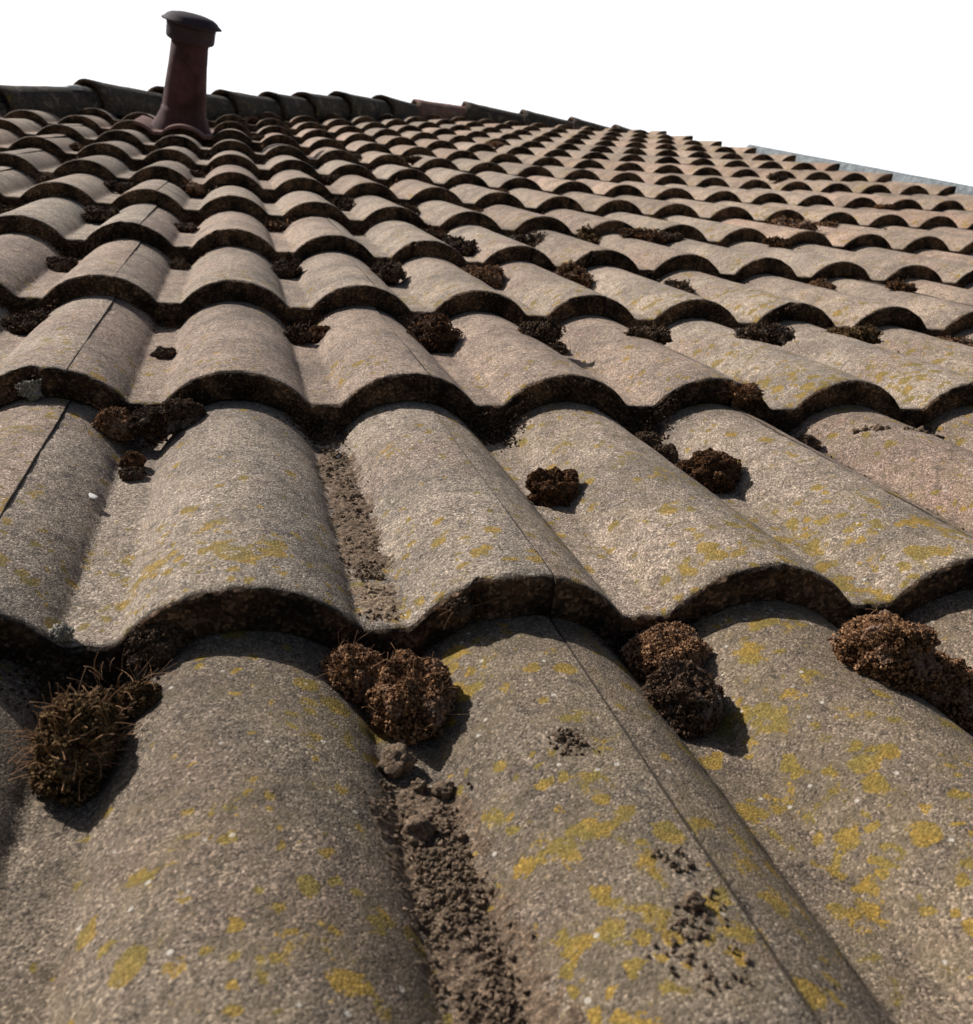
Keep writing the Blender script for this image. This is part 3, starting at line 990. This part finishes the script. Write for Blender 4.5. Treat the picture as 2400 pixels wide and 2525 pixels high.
# ------------------------------------------------------------------ clods and crumbs of soil
def clod(seed, r, mat, flat=0.75, sub=3):
    rnd = random.Random(seed)
    off = Vector((seed * 5.1, 0, seed))
    V, F = ICO4 if sub == 4 else ICO3
    v = [Vector((d.x, d.y * 0.95, d.z * flat)) * r * (1 + 0.45 * noise.fractal(d * 1.4 + off, 1.0, 2.0, 5) + 0.12 * noise.fractal(d * 6 + off, 1.0, 2.0, 3)) for d in V]
    return link('soil_clod', mesh('soil_clod', v, F), None, (mat,))
CL = [(1.45, 0.735, 0.054, 'pale crumbly clod of earth at the top of the centre soil trail'),
      (1.46, 0.600, 0.044, 'dark round clod of earth halfway down the centre soil trail'),
      (1.57, 0.675, 0.030, 'small clod to the right between the pale and the dark one'),
      (1.50, 0.690, 0.022, 'tiny clod touching the lower side of the pale clod'),
      (1.57, 0.585, 0.022, 'little lump of earth right of the dark round clod'),
      (1.90, 0.660, 0.015, 'dark pebble on the roll right of the soil trail'),
      (1.99, 0.36, 0.024, 'black crumb among the soil at the bottom centre right'),
      (1.52, 1.80, 0.028, 'dark clod at the head of the upper soil trail'),
      (1.56, 1.55, 0.018, 'dark crumb low in the upper soil trail'),
]
for i, (x, j, r, lab) in enumerate(CL):
    o = clod(i + 40, r * P, M_SOIL, 0.8, 4)
    p = top(x, j)
    o.matrix_world = ROOT @ Matrix.Translation((p.x, p.y, p.z + r * P * 0.45))
    tag(o, lab, 'clod of earth')

def soil_bed(name, seed, path, w, u_n, x_n, mat, amp=0.03):
    """caked soil lying in the channel: a rough skin that breaks through only where it is thick"""
    v = []; f = []
    for a in range(u_n + 1):
        u = a / u_n
        cx, j = path(u)
        for b in range(x_n + 1):
            t = b / x_n * 2 - 1
            x = cx + t * w
            p = top(x, j)
            q = Vector((x * 9, j * COURSE * 9, seed))
            n = noise.fractal(q, 1.0, 2.0, 3) * 0.6 + noise.fractal(q * 4, 1.0, 2.0, 3) * 0.5
            h = amp * (0.55 * (1 - t * t * 1.5) + n * 0.75 - 0.15 - 0.5 * max(0, 1 - min(u, 1 - u) * 8))
            h = max(-0.02, h) + (abs(noise.noise(q * 9)) * 0.006 if h > 0 else 0)
            v.append(p + Vector((0, 0, h * P)))
    W = x_n + 1
    for a in range(u_n):
        for b in range(x_n):
            i = a * W + b
            f.append((i, i + 1, i + W + 1, i + W))
    o = link(name, mesh(name, v, f), None, (mat,))
    o.matrix_world = ROOT
    return tag(o, kind='stuff')
def crumbs(name, seed, n, path, width, size, mat, lift=0.0):
    """loose soil lying in a channel: many small angular lumps in one mesh"""
    rnd = random.Random(seed)
    v = []; f = []
    V, F = ICO1
    for k in range(n):
        u = rnd.random()
        x, j = path(u)
        dx = rnd.gauss(0, 1) * width * (0.6 + 0.7 * noise.noise(Vector((u * 7, seed, 0))) ** 2)
        x += dx
        keep = noise.noise(Vector((x * 7, j * 17, seed))) + 0.35
        if keep < rnd.random() * 0.6: continue
        p = top(x, j)
        r = size * P * (0.20 + rnd.random() ** 9 * 2.6)
        b = len(v)
        st = Vector((rnd.uniform(.6, 1.5), rnd.uniform(.6, 1.5), rnd.uniform(.3, .8)))
        q = Euler((rnd.uniform(0, 6), rnd.uniform(0, 6), rnd.uniform(0, 6))).to_quaternion()
        for d in V:
            w = q @ (Vector((d.x * st.x, d.y * st.y, d.z * st.z)) * r * rnd.uniform(0.45, 1.5))
            v.append(p + w + Vector((0, 0, r * 0.3 + lift * P)))
        f += [tuple(i + b for i in t) for t in F]
    o = link(name, mesh(name, v, f), None, (mat,))
    o.matrix_world = ROOT
    return tag(o, kind='stuff')
t1 = lambda u: (1.47 + 0.08 * (1 - u), 0.18 + 0.52 * u)
t2 = lambda u: (1.50, 1.15 + 0.72 * u)
tag(soil_bed('soil_bed', 11, t1, 0.15, 560, 70, M_SOIL, 0.017), 'caked brown soil lining the centre channel at the bottom', 'soil')
tag(soil_bed('soil_bed', 12, t2, 0.12, 320, 40, M_SOIL, 0.018), 'thin caked soil lining the channel under the second tile edge', 'soil')
tag(soil_bed('sand_drift', 14, lambda u: (1.50, 1.01 + 0.14 * u), 0.11, 90, 50, M_SAND, 0.012), 'thin pale sand drift at the lip above the paired moss cushions', 'sand')
for spec in [
    ('soil_crumbs', 1, 16000, lambda u: (t1(u)[0], 0.18 + 0.52 * u), 0.078, 0.0040, M_SOIL, 0.008, 'loose brown crumbs strewn down the centre channel at the bottom', 'soil'),
    ('soil_crumbs', 2, 6000, t2, 0.060, 0.0042, M_SOIL, 0.003, 'loose brown crumbs strewn down the channel under the second tile edge', 'soil'),
    ('sand_grains', 3, 1500, lambda u: (1.50, 1.02 + 0.12 * u), 0.05, 0.0040, M_SAND, 0.0, 'pale sand grains gathered at the lip above the paired moss cushions', 'sand'),
    ('soil_crumbs', 4, 1300, lambda u: (1.93 + 0.06 * u, 0.26 + 0.18 * u), 0.085, 0.0036, M_SOIL, 0.0, 'loose dark crumbs on the roll at the bottom centre right', 'soil'),
    ('soil_crumbs', 5, 500, lambda u: (4.75 + 0.45 * u, 1.82 - 0.10 * u), 0.05, 0.0085, M_SOIL, 0.0, 'dark crumbs scattered across the crest under the second edge, right', 'soil'),
    ('soil_crumbs', 6, 700, lambda u: (1.93, 0.62 + 0.06 * u), 0.045, 0.0034, M_SOIL, 0.0, 'faint brown crumbs around the pebble on the middle roll', 'soil'),
    ('soil_crumbs', 7, 2200, lambda u: (4.50 + 0.02 * u, 1.25 + 0.55 * u), 0.030, 0.0055, M_SOIL, 0.0, 'brown crumbs along the channel right of the dark moss clod', 'soil'),
]:
    a = crumbs(*spec[:8])
    tag(a, spec[8], spec[9])

# dark crust of moss and algae clinging to the noses of the nearer tiles
def edge_crust(j, xa, xb, n, bud, seed):
    rnd = random.Random(seed)
    v = []; f = []; col = []
    for k in range(n):
        x = rnd.uniform(xa, xb)
        u = rnd.random()
        m = noise.fractal(Vector((x * 4, u * 1.2, seed)), 1.0, 2.0, 3) + 0.10 - 0.25 * abs(u - 0.35)
        if m < rnd.random() * 0.45: continue
        p = surf(x, j, prof(x) - 0.012 - (T - 0.03) * u) + Vector((0, -0.008 * P + 0.004 * P * rnd.random(), 0))
        s = bud * rnd.uniform(0.5, 1.5)
        ax = Vector((rnd.gauss(0, .5), -1, rnd.gauss(0.1, .5))).normalized()
        q = ax.to_track_quat('Z', 'Y')
        b = len(v); c = rnd.random(); c2 = rnd.random()
        for a in BUD_V:
            v.append(p + q @ (Vector(a) * s)); col.append((c * (1 if a[2] > .5 else .5), c2 if a[2] > .5 else 0, 0, 1))
        f += [tuple(i + b for i in t) for t in BUD_F]
    me = mesh('edge_moss', v, f, False)
    ca = me.color_attributes.new('bud', 'FLOAT_COLOR', 'POINT')
    ca.data.foreach_set('color', [x for c in col for x in c])
    o = link('edge_moss', me, roof, (M_MOSS['d'],))
    o['kind'] = 'stuff'
def valley_litter(j, ka, kb, per, bud, seed, key):
    """moss crumbs and leaf mould gathered at the head of each channel, under the nose"""
    rnd = random.Random(seed)
    v = []; f = []; col = []
    for k in range(ka, kb + 1):
        dens = rnd.uniform(0.1, 1.0)
        cx = k + 0.5 + rnd.uniform(-0.06, 0.04)
        for q_ in range(int(per * dens)):
            x = cx + rnd.gauss(0, 0.085)
            dy = -abs(rnd.gauss(0, 0.10)) - 0.005
            pj = top(x, j - 0.0001 + dy / COURSE)
            hmax = 0.13 * max(0.0, 1 + dy / 0.14) * (0.35 + 0.65 * dens)
            p = pj + Vector((0, 0, rnd.random() * hmax * P))
            s_ = bud * rnd.uniform(0.5, 1.7)
            q = Vector((rnd.gauss(0, .8), rnd.gauss(-.3, .8), rnd.uniform(.1, 1))).normalized().to_track_quat('Z', 'Y')
            b = len(v); c = rnd.random(); c2 = rnd.random()
            for a in BUD_V:
                v.append(p + q @ (Vector(a) * s_)); col.append((c * (1 if a[2] > .5 else .5), c2 if a[2] > .5 else 0, 0, 1))
            f += [tuple(i + b for i in t) for t in BUD_F]
    me = mesh('valley_litter', v, f, False)
    ca = me.color_attributes.new('bud', 'FLOAT_COLOR', 'POINT')
    ca.data.foreach_set('color', [x for c in col for x in c])
    o = link('valley_litter', me, roof, (M_MOSS[key],))
    o['kind'] = 'stuff'
for jj, ka, kb, per, bd, key in ((1, -1, 4, 1500, 0.0008, 'd'), (2, -1, 6, 900, 0.0010, 'd'), (3, -2, 8, 700, 0.0013, 'o'), (4, -2, 10, 420, 0.0018, 'd'), (5, -3, 12, 300, 0.0022, 'o'),
                                 (6, -3, 14, 240, 0.0026, 'd'), (7, -3, 15, 200, 0.003, 'o'), (8, -3, 16, 160, 0.0033, 'd'), (9, -3, 16, 130, 0.0035, 'o')):
    valley_litter(jj, ka, kb, per, bd, 60 + jj, key)
edge_crust(1, -1, 5, 16000, 0.0007, 3)
edge_crust(2, -1.5, 7, 9000, 0.0009, 4)
edge_crust(3, -2, 9, 5500, 0.0013, 5)
edge_crust(4, -2.5, 11, 7000, 0.0018, 6)

# seed husk and bird droppings
o = smear('seed_husk', M_BIRD, top(1.53, 1.80) + Vector((0, 0, 0.02 * P)), 0.040 * P, 0.010 * P, 0.012 * P, 1.2, 5)
tag(o, 'tiny white seed husk lying at the head of the upper soil trail', 'seed husk')
o = smear('bird_dropping', M_BIRD, top(0.36, 1.52) + Vector((0, 0, 0.0)), 0.045 * P, 0.016 * P, 0.006 * P, -0.9, 6)
tag(o, 'white smear of a bird dropping on the left roll below the second edge', 'bird dropping')
